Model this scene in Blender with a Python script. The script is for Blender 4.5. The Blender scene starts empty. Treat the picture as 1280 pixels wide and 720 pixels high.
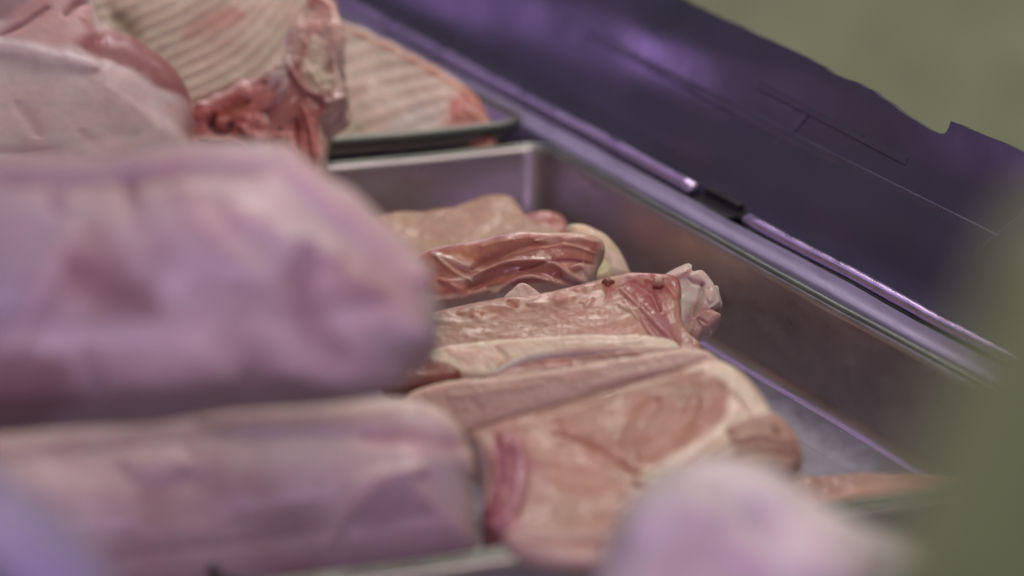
import bpy, math, numpy as np
from mathutils import Vector

# ---------------------------------------------------------------- camera geometry (metres)
f = 5160.0; PITCH = math.radians(15.7); DIST = 1.84
F = np.array([0, math.cos(PITCH), -math.sin(PITCH)])
R_ = np.array([1.0, 0, 0]); U_ = np.array([0, math.sin(PITCH), math.cos(PITCH)])
CAM = -F * DIST
az = math.radians(22.9)
A = np.array([-math.sin(az), math.cos(az), 0]); B = np.array([math.cos(az), math.sin(az), 0]); Z = np.array([0, 0, 1.0])
def W(a, b, z): return A * a + B * b + Z * z
def ray(x, y): return F * f + R_ * (x - 640) + U_ * (360 - y)
def on_z(x, y, z):
    d = ray(x, y); return CAM + d * (z - CAM[2]) / d[2]
def proj(P):
    v = P - CAM; w = v @ F
    return np.stack([640 + f * (v @ R_) / w, 360 - f * (v @ U_) / w], -1)

S = bpy.context.scene
col = S.collection
# ---------------------------------------------------------------- noise
def _h(i, j, k, s):
    n = (i * 374761393 + j * 668265263 + k * 2147483647 + s * 974634777) & 0xffffffff
    n = ((n ^ (n >> 13)) * 1274126177) & 0xffffffff
    n = (n ^ (n >> 16)) & 0xffffffff
    return n / 4294967295.0
def vnoise(P, scale, seed=0):
    Q = P * scale + 137.3
    I = np.floor(Q).astype(np.int64); T = Q - I; T = T * T * T * (T * (T * 6 - 15) + 10)
    r = 0
    for dx in (0, 1):
        wx = T[..., 0] if dx else 1 - T[..., 0]
        for dy in (0, 1):
            wy = T[..., 1] if dy else 1 - T[..., 1]
            for dz in (0, 1):
                wz = T[..., 2] if dz else 1 - T[..., 2]
                r = r + wx * wy * wz * _h(I[..., 0] + dx, I[..., 1] + dy, I[..., 2] + dz, seed)
    return r * 2 - 1
def fbm(P, scale, octv=4, seed=0, gain=.5):
    r = 0; a = 1
    for o in range(octv):
        r = r + a * vnoise(P, scale * 2 ** o, seed + o * 17); a *= gain
    return r
def sm(a, b, x):
    t = np.clip((x - a) / (b - a), 0, 1); return t * t * (3 - 2 * t)

# ---------------------------------------------------------------- scene graph helpers
def tag(o, label, cat, group=None):
    o['label'] = label; o['category'] = cat
    if group: o['group'] = group
    return o
def thing(name, loc, label, cat, group=None):
    o = bpy.data.objects.new(name, None); o.empty_display_size = .02; col.objects.link(o)
    o.location = Vector(loc); tag(o, label, cat, group); return o
def link(name, me, mat, parent=None):
    o = bpy.data.objects.new(name, me); col.objects.link(o)
    me.materials.append(mat)
    if parent is not None:
        o.parent = parent
        o.matrix_parent_inverse = __import__('mathutils').Matrix.Translation(-parent.location)
    return o
def mesh(verts, faces, cols=None, smooth=True):
    me = bpy.data.meshes.new('mesh')
    me.from_pydata([tuple(map(float, v)) for v in verts], [], faces)
    me.validate(); me.update()
    if cols is not None:
        ca = me.color_attributes.new('Col', 'FLOAT_COLOR', 'POINT')
        c4 = np.ones((len(verts), 4), np.float32); c4[:, :3] = cols
        ca.data.foreach_set('color', c4.ravel())
    if smooth: me.polygons.foreach_set('use_smooth', [True] * len(me.polygons))
    return me

# ---------------------------------------------------------------- curves
def resample(pts, n, closed=True):
    P = np.array(pts, float); m = len(P); out = []
    seg = m if closed else m - 1
    for i in range(seg):
        if closed: p0, p1, p2, p3 = P[(i - 1) % m], P[i], P[(i + 1) % m], P[(i + 2) % m]
        else: p0, p1, p2, p3 = P[max(i - 1, 0)], P[i], P[i + 1], P[min(i + 2, m - 1)]
        t = np.linspace(0, 1, 24, endpoint=False)[:, None]
        out.append(.5 * (2 * p1 + (p2 - p0) * t + (2 * p0 - 5 * p1 + 4 * p2 - p3) * t ** 2 + (3 * p1 - p0 - 3 * p2 + p3) * t ** 3))
    Q = np.concatenate(out)
    if closed: Q = np.concatenate([Q, Q[:1]])
    else: Q = np.concatenate([Q, P[-1:]])
    L = np.concatenate([[0], np.cumsum(np.linalg.norm(np.diff(Q, axis=0), axis=1))])
    s = np.linspace(0, L[-1], n, endpoint=not closed)
    return np.stack([np.interp(s, L, Q[:, k]) for k in range(Q.shape[1])], -1)
def seg_dist(Q, pts):
    """distance to a polyline and the fraction along it"""
    P = np.array(pts, float); best = np.full(len(Q), 1e9); bt = np.zeros(len(Q)); bs = np.zeros(len(Q))
    n = len(P) - 1
    for i in range(n):
        a, b = P[i], P[i + 1]; ab = b - a; t = np.clip(((Q - a) @ ab) / max(ab @ ab, 1e-9), 0, 1)
        d = np.linalg.norm(Q - (a + t[:, None] * ab), axis=1)
        k = d < best; best[k] = d[k]; bt[k] = (i + t[k]) / n
    return best, bt
def poly_sd(Q, pts):
    P = resample(pts, 160); ins = np.zeros(len(Q), bool)
    x, y = Q[:, 0], Q[:, 1]; j = len(P) - 1
    for i in range(len(P)):
        xi, yi, xj, yj = *P[i], *P[j]
        c = ((yi > y) != (yj > y)) & (x < (xj - xi) * (y - yi) / ((yj - yi) if yj != yi else 1e-9) + xi)
        ins ^= c; j = i
    d, _ = seg_dist(Q, np.vstack([P, P[:1]]))
    return np.where(ins, -d, d)

# ---------------------------------------------------------------- sculpted piece
def piece(name, parent, outline, spine, anchor, z, tilt, turn=0, thick=.015, rnd=.006, mat=None,
          base=(.5, .3, .25), side=None, strokes=(), zones=(), n=340, m=70, lump=.001, lscale=60, fine=.00025, floor=.002,
          dome=0.0, seed=0, band=None, var=.12, curve=None, label=None, big=.08):
    """a closed slab: an outline laid on a tilted plane, rounded, domed and carved, with its own meat/fat colours"""
    t = math.radians(tilt); q = math.radians(turn)
    nrm = np.array([math.sin(t) * math.sin(q), -math.sin(t) * math.cos(q), math.cos(t)])
    P0 = on_z(anchor[0], anchor[1], z)
    def to_plane(px):
        d = F * f + np.outer(px[:, 0] - 640, R_) + np.outer(360 - px[:, 1], U_)
        return CAM + d * (((P0 - CAM) @ nrm) / (d @ nrm))[:, None]
    O = to_plane(resample(outline, n))
    Sp = to_plane(resample(spine, 60, closed=False) if len(spine) > 1 else np.array(spine, float))
    # closest spine point
    if len(Sp) > 1:
        C0 = np.zeros_like(O); best = np.full(n, 1e9)
        for i in range(len(Sp) - 1):
            a, b = Sp[i], Sp[i + 1]; ab = b - a
            tt = np.clip(((O - a) @ ab) / (ab @ ab), 0, 1); c = a + tt[:, None] * ab
            d = np.linalg.norm(O - c, axis=1); k = d < best; best[k] = d[k]; C0[k] = c[k]
        # even the spine targets out
        for _ in range(10): C0 = (np.roll(C0, 1, 0) + C0 * 2 + np.roll(C0, -1, 0)) / 4
        C1 = C0.copy(); best = np.full(n, 1e9)
        for i in range(len(Sp) - 1):
            a, b = Sp[i], Sp[i + 1]; ab = b - a
            tt = np.clip(((C0 - a) @ ab) / (ab @ ab), 0, 1); c = a + tt[:, None] * ab
            d = np.linalg.norm(C0 - c, axis=1); k = d < best; best[k] = d[k]; C1[k] = c[k]
        C0 = C1
    else: C0 = np.repeat(Sp, n, 0)
    V = O - C0; L = np.linalg.norm(V, axis=1); Vn = V / L[:, None]
    Rl = np.minimum(rnd, L * .9)
    Rt = np.full(n, min(rnd, thick * .5))
    rings = []; wt = []; dedge = []
    for s in np.linspace(0, 1, m) ** .85:
        d = (1 - s) * (L - Rl) + Rl
        rings.append(C0 + Vn * (L - d)[:, None] + nrm * (dome * (1 - np.clip(1 - (d - Rl) / np.maximum(L - Rl, 1e-6), 0, 1) ** 2))[:, None]); wt.append(np.zeros(n)); dedge.append(d)
    for ph in np.linspace(0, math.pi / 2, 13)[1:]:
        d = Rl * (1 - math.sin(ph)); rings.append(C0 + Vn * (L - d)[:, None] - nrm * (Rt * (1 - math.cos(ph)))[:, None] + 0 * V); wt.append(np.full(n, ph / (math.pi / 2))); dedge.append(d)
    hs = thick - 2 * Rt
    for s in np.linspace(0, 1, max(4, int(thick / .002)))[1:]:
        rings.append(O - nrm * (Rt + hs * s)[:, None]); wt.append(np.ones(n)); dedge.append(np.zeros(n))
    for ph in np.linspace(0, math.pi / 2, 7)[1:]:
        d = Rl * (1 - math.cos(ph)); rings.append(C0 + Vn * (L - d)[:, None] - nrm * (thick - Rt * (1 - math.sin(ph)))[:, None]); wt.append(np.full(n, 1.0)); dedge.append(d)
    for s in (.6, .25, .02):
        rings.append(C0 + V * s * (1 - Rl / L)[:, None] - nrm * thick); wt.append(np.full(n, 1.0)); dedge.append(np.full(n, 1.0))
    rings = [q + nrm * Rt[:, None] for q in rings]      # the widest ring keeps the outline
    P = np.concatenate(rings); w = np.concatenate(wt); de = np.concatenate(dedge); K = len(rings)
    Vt = np.tile(Vn, (K, 1))
    if curve is not None:                                  # bend about the long axis
        uu = (P - P0) @ R_; P = P + nrm * (curve * uu * uu)[:, None]
    px = proj(P)
    top = 1 - w
    dirn = nrm * (1 - w * .85)[:, None] + Vt * w[:, None]
    # colour
    C = np.tile(np.array(base, float), (len(P), 1))
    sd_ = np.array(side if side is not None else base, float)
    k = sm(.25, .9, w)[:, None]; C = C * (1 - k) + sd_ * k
    wob = fbm(P, 90, 3, seed + 5)
    if band:                                               # rim of fat following the outline
        for bw, bc in band:
            k = (1 - sm(bw * .75, bw * 1.15, de + wob * bw * .35))[:, None] * .95
            C = C * (1 - k) + np.array(bc) * k
    for pts, soft, c, amt in zones:
        sd = poly_sd(px, pts) + wob * soft * .8
        k = ((1 - sm(-soft, soft, sd)) * amt)[:, None]
        C = C * (1 - k) + np.array(c) * k
    H = np.zeros(len(P))
    for st in strokes:
        pts, wd, c, amt, hgt = st[:5]
        wn = st[5] if len(st) > 5 else .35
        d, tt = seg_dist(px, resample(pts, max(8, len(pts) * 8), closed=False) if len(pts) > 2 else pts)
        if len(pts) > 1:
            taper = .35 + .65 * np.sin(np.clip(tt, 0, 1) * math.pi) ** .5
        else: taper = 1
        e = d / (wd * taper) + wob * wn
        g = np.exp(-np.clip(e, 0, 9) ** 2 * 1.2)
        H += hgt * g
        if c is not None: C = C * (1 - (g * amt)[:, None]) + np.array(c) * (g * amt)[:, None]
    # relief
    H += lump * fbm(P, lscale, 3, seed, .38) + fine * .6 * fbm(P, 420, 3, seed + 9)
    P = P + dirn * H[:, None]
    v = 1 + big * fbm(P, 18, 2, seed + 41) + var * fbm(P, 45, 3, seed + 31) + var * .6 * fbm(P, 300, 3, seed + 77)
    C = np.clip(C * v[:, None], .004, .95)
    hue = fbm(P, 70, 3, seed + 51) * var * .5
    C[:, 1] *= 1 - hue; C[:, 2] *= 1 - hue
    C = np.clip(C, .004, .95)
    if floor is not None: P[:, 2] = np.maximum(P[:, 2], floor + .0003 * fbm(P * [1, 1, 0], 100, 2, seed))
    faces = []
    for r in range(K - 1):
        a = r * n; b = a + n
        for i in range(n):
            j = (i + 1) % n; faces.append((a + i, b + i, b + j, a + j))
    faces.append(tuple((K - 1) * n + i for i in range(n))[::-1])
    me = mesh(P, faces, C)
    ob = link(name, me, mat, parent)
    if label: ob['label'] = label
    ai = P @ A; bi = P @ B
    print('%-16s A %.3f..%.3f B %.3f..%.3f z %.3f..%.3f' % (name, ai.min(), ai.max(), bi.min(), bi.max(), P[:, 2].min(), P[:, 2].max()))
    return ob

# ---------------------------------------------------------------- materials
def new_mat(name):
    mt = bpy.data.materials.new(name); mt.use_nodes = True; nt = mt.node_tree
    return mt, nt, nt.nodes['Principled BSDF']
def meat_mat(name, rough=.42, sss=.25, grain=900, bump=.25, coat=.25, dirn=(1, 1, 1), marble=.2, mscale=140, marble_col=(.58, .38, .30), rot=0, gv=.2):
    mt, nt, bs = new_mat(name); N = nt.nodes; Lk = nt.links
    at = N.new('ShaderNodeVertexColor'); at.layer_name = 'Col'
    tc = N.new('ShaderNodeTexCoord'); mp = N.new('ShaderNodeMapping'); mp.inputs['Scale'].default_value = dirn
    mp.inputs['Rotation'].default_value = (0, 0, rot)
    Lk.new(tc.outputs['Object'], mp.inputs['Vector'])
    n1 = N.new('ShaderNodeTexNoise'); n1.inputs['Scale'].default_value = mscale; n1.inputs['Detail'].default_value = 7; n1.inputs['Roughness'].default_value = .62; n1.inputs['Distortion'].default_value = .8
    Lk.new(mp.outputs[0], n1.inputs['Vector'])
    rp = N.new('ShaderNodeValToRGB'); rp.color_ramp.elements[0].position = .5; rp.color_ramp.elements[0].color = (0, 0, 0, 1)
    rp.color_ramp.elements[1].position = .72; rp.color_ramp.elements[1].color = (1, 1, 1, 1)
    Lk.new(n1.outputs['Fac'], rp.inputs[0])
    mm = N.new('ShaderNodeMath'); mm.operation = 'MULTIPLY'; mm.inputs[1].default_value = marble; Lk.new(rp.outputs[0], mm.inputs[0])
    mx = N.new('ShaderNodeMix'); mx.data_type = 'RGBA'; Lk.new(mm.outputs[0], mx.inputs['Factor']); Lk.new(at.outputs['Color'], mx.inputs['A'])
    mx.inputs['B'].default_value = (*marble_col, 1)
    n2 = N.new('ShaderNodeTexNoise'); n2.inputs['Scale'].default_value = grain; n2.inputs['Detail'].default_value = 4
    Lk.new(mp.outputs[0], n2.inputs['Vector'])
    mr = N.new('ShaderNodeMapRange'); mr.inputs['To Min'].default_value = 1 - gv; mr.inputs['To Max'].default_value = 1 + gv; Lk.new(n2.outputs['Fac'], mr.inputs['Value'])
    m2 = N.new('ShaderNodeMix'); m2.data_type = 'RGBA'; m2.blend_type = 'MULTIPLY'; m2.inputs['Factor'].default_value = 1
    Lk.new(mx.outputs['Result'], m2.inputs['A']); Lk.new(mr.outputs[0], m2.inputs['B'])
    Lk.new(m2.outputs['Result'], bs.inputs['Base Color'])
    rr = N.new('ShaderNodeMapRange'); rr.inputs['From Min'].default_value = .3; rr.inputs['From Max'].default_value = .7
    rr.inputs['To Min'].default_value = rough - .12; rr.inputs['To Max'].default_value = rough + .15
    Lk.new(n1.outputs['Fac'], rr.inputs['Value']); Lk.new(rr.outputs[0], bs.inputs['Roughness'])
    ad = N.new('ShaderNodeMath'); ad.operation = 'ADD'; Lk.new(n1.outputs['Fac'], ad.inputs[0])
    hm = N.new('ShaderNodeMath'); hm.operation = 'MULTIPLY'; hm.inputs[1].default_value = .35; Lk.new(n2.outputs['Fac'], hm.inputs[0]); Lk.new(hm.outputs[0], ad.inputs[1])
    bp = N.new('ShaderNodeBump'); bp.inputs['Strength'].default_value = bump; bp.inputs['Distance'].default_value = .0007
    Lk.new(ad.outputs[0], bp.inputs['Height']); Lk.new(bp.outputs[0], bs.inputs['Normal'])
    bs.inputs['Subsurface Weight'].default_value = min(1, sss * 1.8); bs.inputs['Subsurface Scale'].default_value = .005
    bs.inputs['Subsurface Radius'].default_value = (1, .45, .35)
    n4 = N.new('ShaderNodeTexNoise'); n4.inputs['Scale'].default_value = 70; n4.inputs['Detail'].default_value = 3; Lk.new(tc.outputs['Object'], n4.inputs['Vector'])
    r4 = N.new('ShaderNodeMapRange'); r4.inputs['From Min'].default_value = .42; r4.inputs['From Max'].default_value = .6; r4.inputs['To Min'].default_value = coat * .3; r4.inputs['To Max'].default_value = min(1, coat * 2.4)
    Lk.new(n4.outputs['Fac'], r4.inputs['Value']); Lk.new(r4.outputs[0], bs.inputs['Coat Weight']); bs.inputs['Coat Roughness'].default_value = .16
    bs.inputs['Specular IOR Level'].default_value = .32
    return mt
M_MEAT = meat_mat('pork_meat', gv=.12, dirn=(1, 1, 1), marble=.22, coat=.12, rough=.5)
M_FIBRE = meat_mat('fibrous_meat', dirn=(.5, 2.2, 2.2), gv=.10, marble=.2, mscale=150, bump=.05, coat=.25, rough=.40)
M_WET = meat_mat('wet_red_meat', dirn=(1, 1.3, 1.3), marble=.15, mscale=120, bump=.25, coat=.6, rough=.34)
M_FAT = meat_mat('pork_fat', marble=.15, marble_col=(.66, .46, .40), coat=.18, gv=.07, bump=.12, sss=.4, rough=.5)
M_BONE = meat_mat('bone_and_gristle', marble=.3, marble_col=(.5, .16, .13), coat=.3, bump=.5)
M_SKIN = meat_mat('pork_skin', marble=.25, mscale=50, marble_col=(.60, .42, .44), coat=.12, bump=.05, grain=500, gv=.04, sss=.4, rough=.5)

def metal_mat(name, c, rough, metallic=1, streak=(1, 1, 1), var=.2, scale=40, bump=.05, grime=0):
    mt, nt, bs = new_mat(name); N = nt.nodes; Lk = nt.links
    tc = N.new('ShaderNodeTexCoord'); mp = N.new('ShaderNodeMapping'); mp.inputs['Scale'].default_value = streak
    mp.inputs['Rotation'].default_value = (0, 0, -az)
    Lk.new(tc.outputs['Object'], mp.inputs['Vector'])
    n1 = N.new('ShaderNodeTexNoise'); n1.inputs['Scale'].default_value = scale; n1.inputs['Detail'].default_value = 8; n1.inputs['Roughness'].default_value = .6
    Lk.new(mp.outputs[0], n1.inputs['Vector'])
    r1 = N.new('ShaderNodeMapRange'); r1.inputs['From Min'].default_value = .3; r1.inputs['From Max'].default_value = .7
    r1.inputs['To Min'].default_value = max(.02, rough - .1); r1.inputs['To Max'].default_value = rough + .15
    Lk.new(n1.outputs['Fac'], r1.inputs['Value']); Lk.new(r1.outputs[0], bs.inputs['Roughness'])
    n2 = N.new('ShaderNodeTexNoise'); n2.inputs['Scale'].default_value = 18; n2.inputs['Detail'].default_value = 5; Lk.new(tc.outputs['Object'], n2.inputs['Vector'])
    mx = N.new('ShaderNodeMix'); mx.data_type = 'RGBA'; Lk.new(n2.outputs['Fac'], mx.inputs['Factor'])
    mx.inputs['A'].default_value = (*[x * (1 - var) for x in c], 1); mx.inputs['B'].default_value = (*[min(1, x * (1 + var)) for x in c], 1)
    last = mx.outputs['Result']
    if grime:                                              # dried smears and specks
        n3 = N.new('ShaderNodeTexNoise'); n3.inputs['Scale'].default_value = 55; n3.inputs['Detail'].default_value = 9; n3.inputs['Roughness'].default_value = .7; Lk.new(tc.outputs['Object'], n3.inputs['Vector'])
        rp = N.new('ShaderNodeValToRGB'); rp.color_ramp.elements[0].position = .52; rp.color_ramp.elements[0].color = (0, 0, 0, 1); rp.color_ramp.elements[1].position = .75; rp.color_ramp.elements[1].color = (grime,) * 3 + (1,)
        Lk.new(n3.outputs['Fac'], rp.inputs[0])
        m3 = N.new('ShaderNodeMix'); m3.data_type = 'RGBA'; Lk.new(rp.outputs[0], m3.inputs['Factor']); Lk.new(last, m3.inputs['A']); m3.inputs['B'].default_value = (.10, .06, .055, 1)
        last = m3.outputs['Result']
    Lk.new(last, bs.inputs['Base Color']); bs.inputs['Metallic'].default_value = metallic
    bp = N.new('ShaderNodeBump'); bp.inputs['Strength'].default_value = bump; bp.inputs['Distance'].default_value = .0006
    Lk.new(n1.outputs['Fac'], bp.inputs['Height']); Lk.new(bp.outputs[0], bs.inputs['Normal'])
    return mt
M_STEEL = metal_mat('brushed_steel', (.50, .45, .48), .36, streak=(1, 1, 3), bump=.015, grime=.2)
M_FLOORST = metal_mat('tray_floor_steel', (.30, .29, .35), .42, streak=(2, .8, 1), bump=0, grime=.15, metallic=.8)
M_RIM = metal_mat('rim_steel', (.22, .235, .215), .42, streak=(3, .4, 1), bump=0)
M_LEDGE = metal_mat('ledge_painted_reflection', (.30, .26, .42), .45, metallic=.4, streak=(3, .3, 1), bump=0, grime=.1)  # purple reflected light is painted into the ledge's base colour
M_RAIL = metal_mat('rail_metal', (.62, .5, .75), .30, streak=(3, .3, 1), bump=0)
M_DARK = metal_mat('black_channel', (.010, .009, .014), .8, metallic=0)
M_PANEL = metal_mat('dark_blue_panel', (.050, .045, .100), .31, metallic=0, var=.35, scale=10, bump=.02)
M_REFLECT = metal_mat('grey_reflection', (.056, .051, .105), .31, metallic=0)  # colour of the reflected lines built onto the panel
M_GREEN = metal_mat('olive_reflection_tint', (.58, .63, .39), .6, metallic=0, var=.1, bump=0)  # colour of the slab that stands in for a glass reflection
M_LILAC = metal_mat('lilac_plastic', (.30, .26, .38), .45, metallic=0, var=.1)
M_WALL = metal_mat('olive_wall_paint', (.42, .46, .29), .7, metallic=0, var=.30, scale=5)
M_CASE = metal_mat('case_deck', (.03, .028, .03), .6, metallic=0)

# ---------------------------------------------------------------- boxes, rails
def box_ab(name, a0, a1, b0, b1, z0, z1, mat, parent=None, bev=.0008):
    import bmesh
    bm = bmesh.new()
    vs = [bm.verts.new(tuple(W(a, b, z))) for z in (z0, z1) for a, b in ((a0, b0), (a0, b1), (a1, b1), (a1, b0))]
    for q in ((0, 1, 2, 3), (7, 6, 5, 4), (0, 4, 5, 1), (1, 5, 6, 2), (2, 6, 7, 3), (3, 7, 4, 0)): bm.faces.new([vs[i] for i in q])
    bmesh.ops.recalc_face_normals(bm, faces=bm.faces)
    if bev: bmesh.ops.bevel(bm, geom=bm.edges[:], offset=bev, segments=3, affect='EDGES')
    me = bpy.data.meshes.new(name); bm.to_mesh(me); bm.free()
    return link(name, me, mat, parent)
def sweep(name, path, prof, mat, parent=None, wob=0.0, seed=0, caps=True):
    """prof: list of (b, z) offsets swept along path of (a, b, z)"""
    vs = []; m = len(prof)
    pa = np.array(path); 
    for i, (a, b, z) in enumerate(pa):
        for k, (pb, pz) in enumerate(prof):
            w = W(a, b + pb, z + pz)
            vs.append(w)
    vs = np.array(vs)
    if wob: vs = vs + np.outer(wob * fbm(vs * .35, 60, 3, seed), Z) + np.outer(wob * .7 * fbm(vs * .35, 60, 3, seed + 9), B)
    fs = []
    for i in range(len(path) - 1):
        for k in range(m):
            l = (k + 1) % m; fs.append((i * m + k, i * m + l, (i + 1) * m + l, (i + 1) * m + k))
    if caps: fs += [tuple(range(m))[::-1], tuple((len(path) - 1) * m + k for k in range(m))]
    return link(name, mesh(vs, fs), mat, parent)
def circ(r, n=16, sx=1, sz=1): return [(r * sx * math.cos(2 * math.pi * k / n), r * sz * math.sin(2 * math.pi * k / n)) for k in range(n)]

# ---------------------------------------------------------------- trays
def rrect(a0, a1, b0, b1, r, n=8):
    out = []
    for ca, cb, s in ((a1 - r, b1 - r, 0), (a0 + r, b1 - r, 1), (a0 + r, b0 + r, 2), (a1 - r, b0 + r, 3)):
        for i in range(n + 1):
            t = (s + i / n) * math.pi / 2
            out.append((ca + r * math.cos(t), cb + r * math.sin(t)))
    return out
def tray(a0, a1, b0, b1, z0, h, label, group):
    c = W((a0 + a1) / 2, (b0 + b1) / 2, z0)
    t = thing('steel_tray', c, label, 'tray', group)
    def loft(levels, name, mat):
        vs = []; fs = []; m = None
        for (ins, r, z) in levels:
            L = rrect(a0 + ins, a1 - ins, b0 + ins, b1 - ins, r)
            # subdivide long sides for slight waviness
            Q = []
            for i in range(len(L)):
                p, q = np.array(L[i]), np.array(L[(i + 1) % len(L)]); 
                k = 24 if np.linalg.norm(q - p) > .1 else 1
                for s in range(k): Q.append(p + (q - p) * s / k)
            m = len(Q)
            for a, b in Q: vs.append(W(a, b, z))
        vs = np.array(vs); vs = vs + np.outer(.0005 * fbm(vs, 14, 2, 3), Z) + np.outer(.0006 * fbm(vs, 11, 2, 8), B)
        for i in range(len(levels) - 1):
            for k in range(m):
                l = (k + 1) % m; fs.append((i * m + k, i * m + l, (i + 1) * m + l, (i + 1) * m + k))
        return vs, fs, m
    w = .0032
    # sides
    vs, fs, m = loft([(w + .0006, .012, z0 + h - .001), (w + .0012, .0115, z0 + h - .004), (w + .0032, .011, z0 + .006), (w + .0045, .0105, z0 + .0025), (w + .0075, .009, z0 + .0008), (w + .009, .009, z0 + .0006)], 'side_walls', M_STEEL)
    o = link('side_walls', mesh(vs, fs), M_STEEL, t)
    sol = o.modifiers.new('thickness', 'SOLIDIFY'); sol.thickness = .0008; sol.offset = 1
    vs, fs, m = loft([(w + .0088, .009, z0 + .0007), (w + .03, .009, z0 + .0007)], 'tray_floor', M_FLOORST)
    fs.append(tuple(m + k for k in range(m)))
    link('tray_floor', mesh(vs, fs, smooth=False), M_FLOORST, t)
    vs, fs, m = loft([(w + .0009, .012, z0 + h - .0025), (w, .0125, z0 + h), (w - .001, .013, z0 + h + .0006), (.0008, .016, z0 + h + .0004), (0, .017, z0 + h - .0008), (0, .017, z0 + h - .005), (.0008, .0165, z0 + h - .005), (.001, .016, z0 + h - .0015), (w - .001, .0135, z0 + h - .0012)], 'rim', M_RIM)
    link('rim', mesh(vs, fs), M_RIM, t)
    return t
G = 'steel trays in the counter'
tray(-.4425, .0785, -.285, .0500, 0.0, .045, 'shallow steel tray holding the sliced pork chops, bare at its right side', G)
tray(.0795, .60, -.287, .0440, 0.010, .045, 'steel tray holding the two rib racks behind the chops', G)
tray(-.9650, -.4440, -.285, .0500, 0.0, .045, 'steel tray nearest the camera below the blurred pale lump', G)

# ---------------------------------------------------------------- counter deck and side ledge
deck = box_ab('counter_deck', -1.3, 1.0, -1.1, .075, -.03, -.002, M_CASE); deck['kind'] = 'structure'
led = thing('case_ledge', W(-.2, .06, .0), 'steel ledge coloured by painted purple reflection, with a bright rail right of the trays', 'ledge')
prof = [(-.010, .0), (-.010, .0495), (-.009, .0505), (.0035, .0505), (.0045, .0490), (.0045, .0)]
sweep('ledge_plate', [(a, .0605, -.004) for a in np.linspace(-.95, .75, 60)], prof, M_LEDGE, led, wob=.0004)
sweep('channel', [(a, .0725, -.004) for a in np.linspace(-.95, .75, 30)], [(-.0072, 0), (-.0072, .046), (.0060, .046), (.0060, 0)], M_DARK, led)
# rail in two lengths, interrupted by a black clip
sweep('rail', [(a, .0705, .0475) for a in np.linspace(-.0400, .75, 90)], circ(.0034, 20, 1.1, .9), M_RAIL, led, wob=.0004, seed=3)
sweep('rail', [(a, .0695, .0475) for a in np.linspace(-.95, -.0960, 90)], circ(.0030, 20, 1.1, .9), M_RAIL, led, wob=.0005, seed=5)
cl = box_ab('clip', -.088, -.044, .0655, .0790, .040, .0508, M_DARK, led, bev=.0052)

# ---------------------------------------------------------------- dark panel
pan = thing('dark_panel', W(-.1, .085, .045), 'dark violet glossy panel with reflected lines built as faint strips, notched upper edge', 'panel')
PB0, PZ0 = .0800, .040
tl = math.radians(20)
def panel_pt(a, s, off=0): return W(a, PB0 + s * math.sin(tl) - off * math.cos(tl), PZ0 + s * math.cos(tl) + off * math.sin(tl))
def a_on_panel(x, y):
    n = -B * math.cos(tl) + Z * math.sin(tl); P0 = panel_pt(0, 0); d = ray(x, y); P = CAM + d * (((P0 - CAM) @ n) / (d @ n))
    return P @ A, ((P - P0) @ (B * math.sin(tl) + Z * math.cos(tl)))
edge_px = [(560, -137), (700, -72), (855, 0), (920, 30), (950, 45), (985, 60), (1010, 71), (1022, 79), (1040, 90), (1065, 101), (1090, 112), (1108, 125), (1120, 135), (1136, 146), (1150, 155), (1164, 163), (1175, 167), (1181, 166), (1185, 162), (1188, 156), (1190, 151), (1235, 170), (1290, 195), (1400, 242), (1500, 285), (1800, 415)]
E_ = np.array([a_on_panel(*p) for p in edge_px]); o_ = np.argsort(E_[:, 0])
ea, es = E_[o_, 0], E_[o_, 1]
ea = np.concatenate([[-.95], ea, [.9]]); es = np.concatenate([[es[0]], es, [es[-1]]])
aa = np.unique(np.concatenate([np.linspace(-.95, .9, 260), E_[:, 0], np.linspace(E_[20, 0] - .03, E_[8, 0] + .02, 160)]))
ss = np.interp(aa, ea, es) + .0005 * vnoise(np.stack([aa, aa * 0, aa * 0], -1), 90, 4) + .0003 * vnoise(np.stack([aa, aa * 0, aa * 0], -1), 300, 4)
vs = []; fs = []; m = 24; 
for off in (0, -.003):
    for i, a in enumerate(aa):
        for k in range(m + 1):
            s = ss[i] * k / m
            lip = .004 * math.exp(-(s / .006) ** 2) if off == 0 else 0
            wv = .0018 * vnoise(np.array([[a, s * 1.2, 0]]), 14, 7)[0] + .0010 * math.sin(s * 120 + a * 8)
            vs.append(panel_pt(a, s, off + lip + wv))
n_ = len(aa); K = (m + 1)
for q in (0, 1):
    for i in range(n_ - 1):
        for k in range(m):
            b0 = q * n_ * K + i * K + k; f_ = (b0, b0 + 1, b0 + K + 1, b0 + K); fs.append(f_ if q == 0 else f_[::-1])
for i in range(n_ - 1):
    t0 = i * K + m; fs.append((t0, t0 + n_ * K, t0 + n_ * K + K, t0 + K)); t0 = i * K; fs.append((t0, t0 + K, t0 + K + n_ * K, t0 + n_ * K))
sh = link('sheet', mesh(vs, fs), M_PANEL, pan)
for p_ in sh.data.polygons[2 * (n_ - 1) * m:]: p_.use_smooth = False
sh.data.set_sharp_from_angle(angle=math.radians(50))
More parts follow.
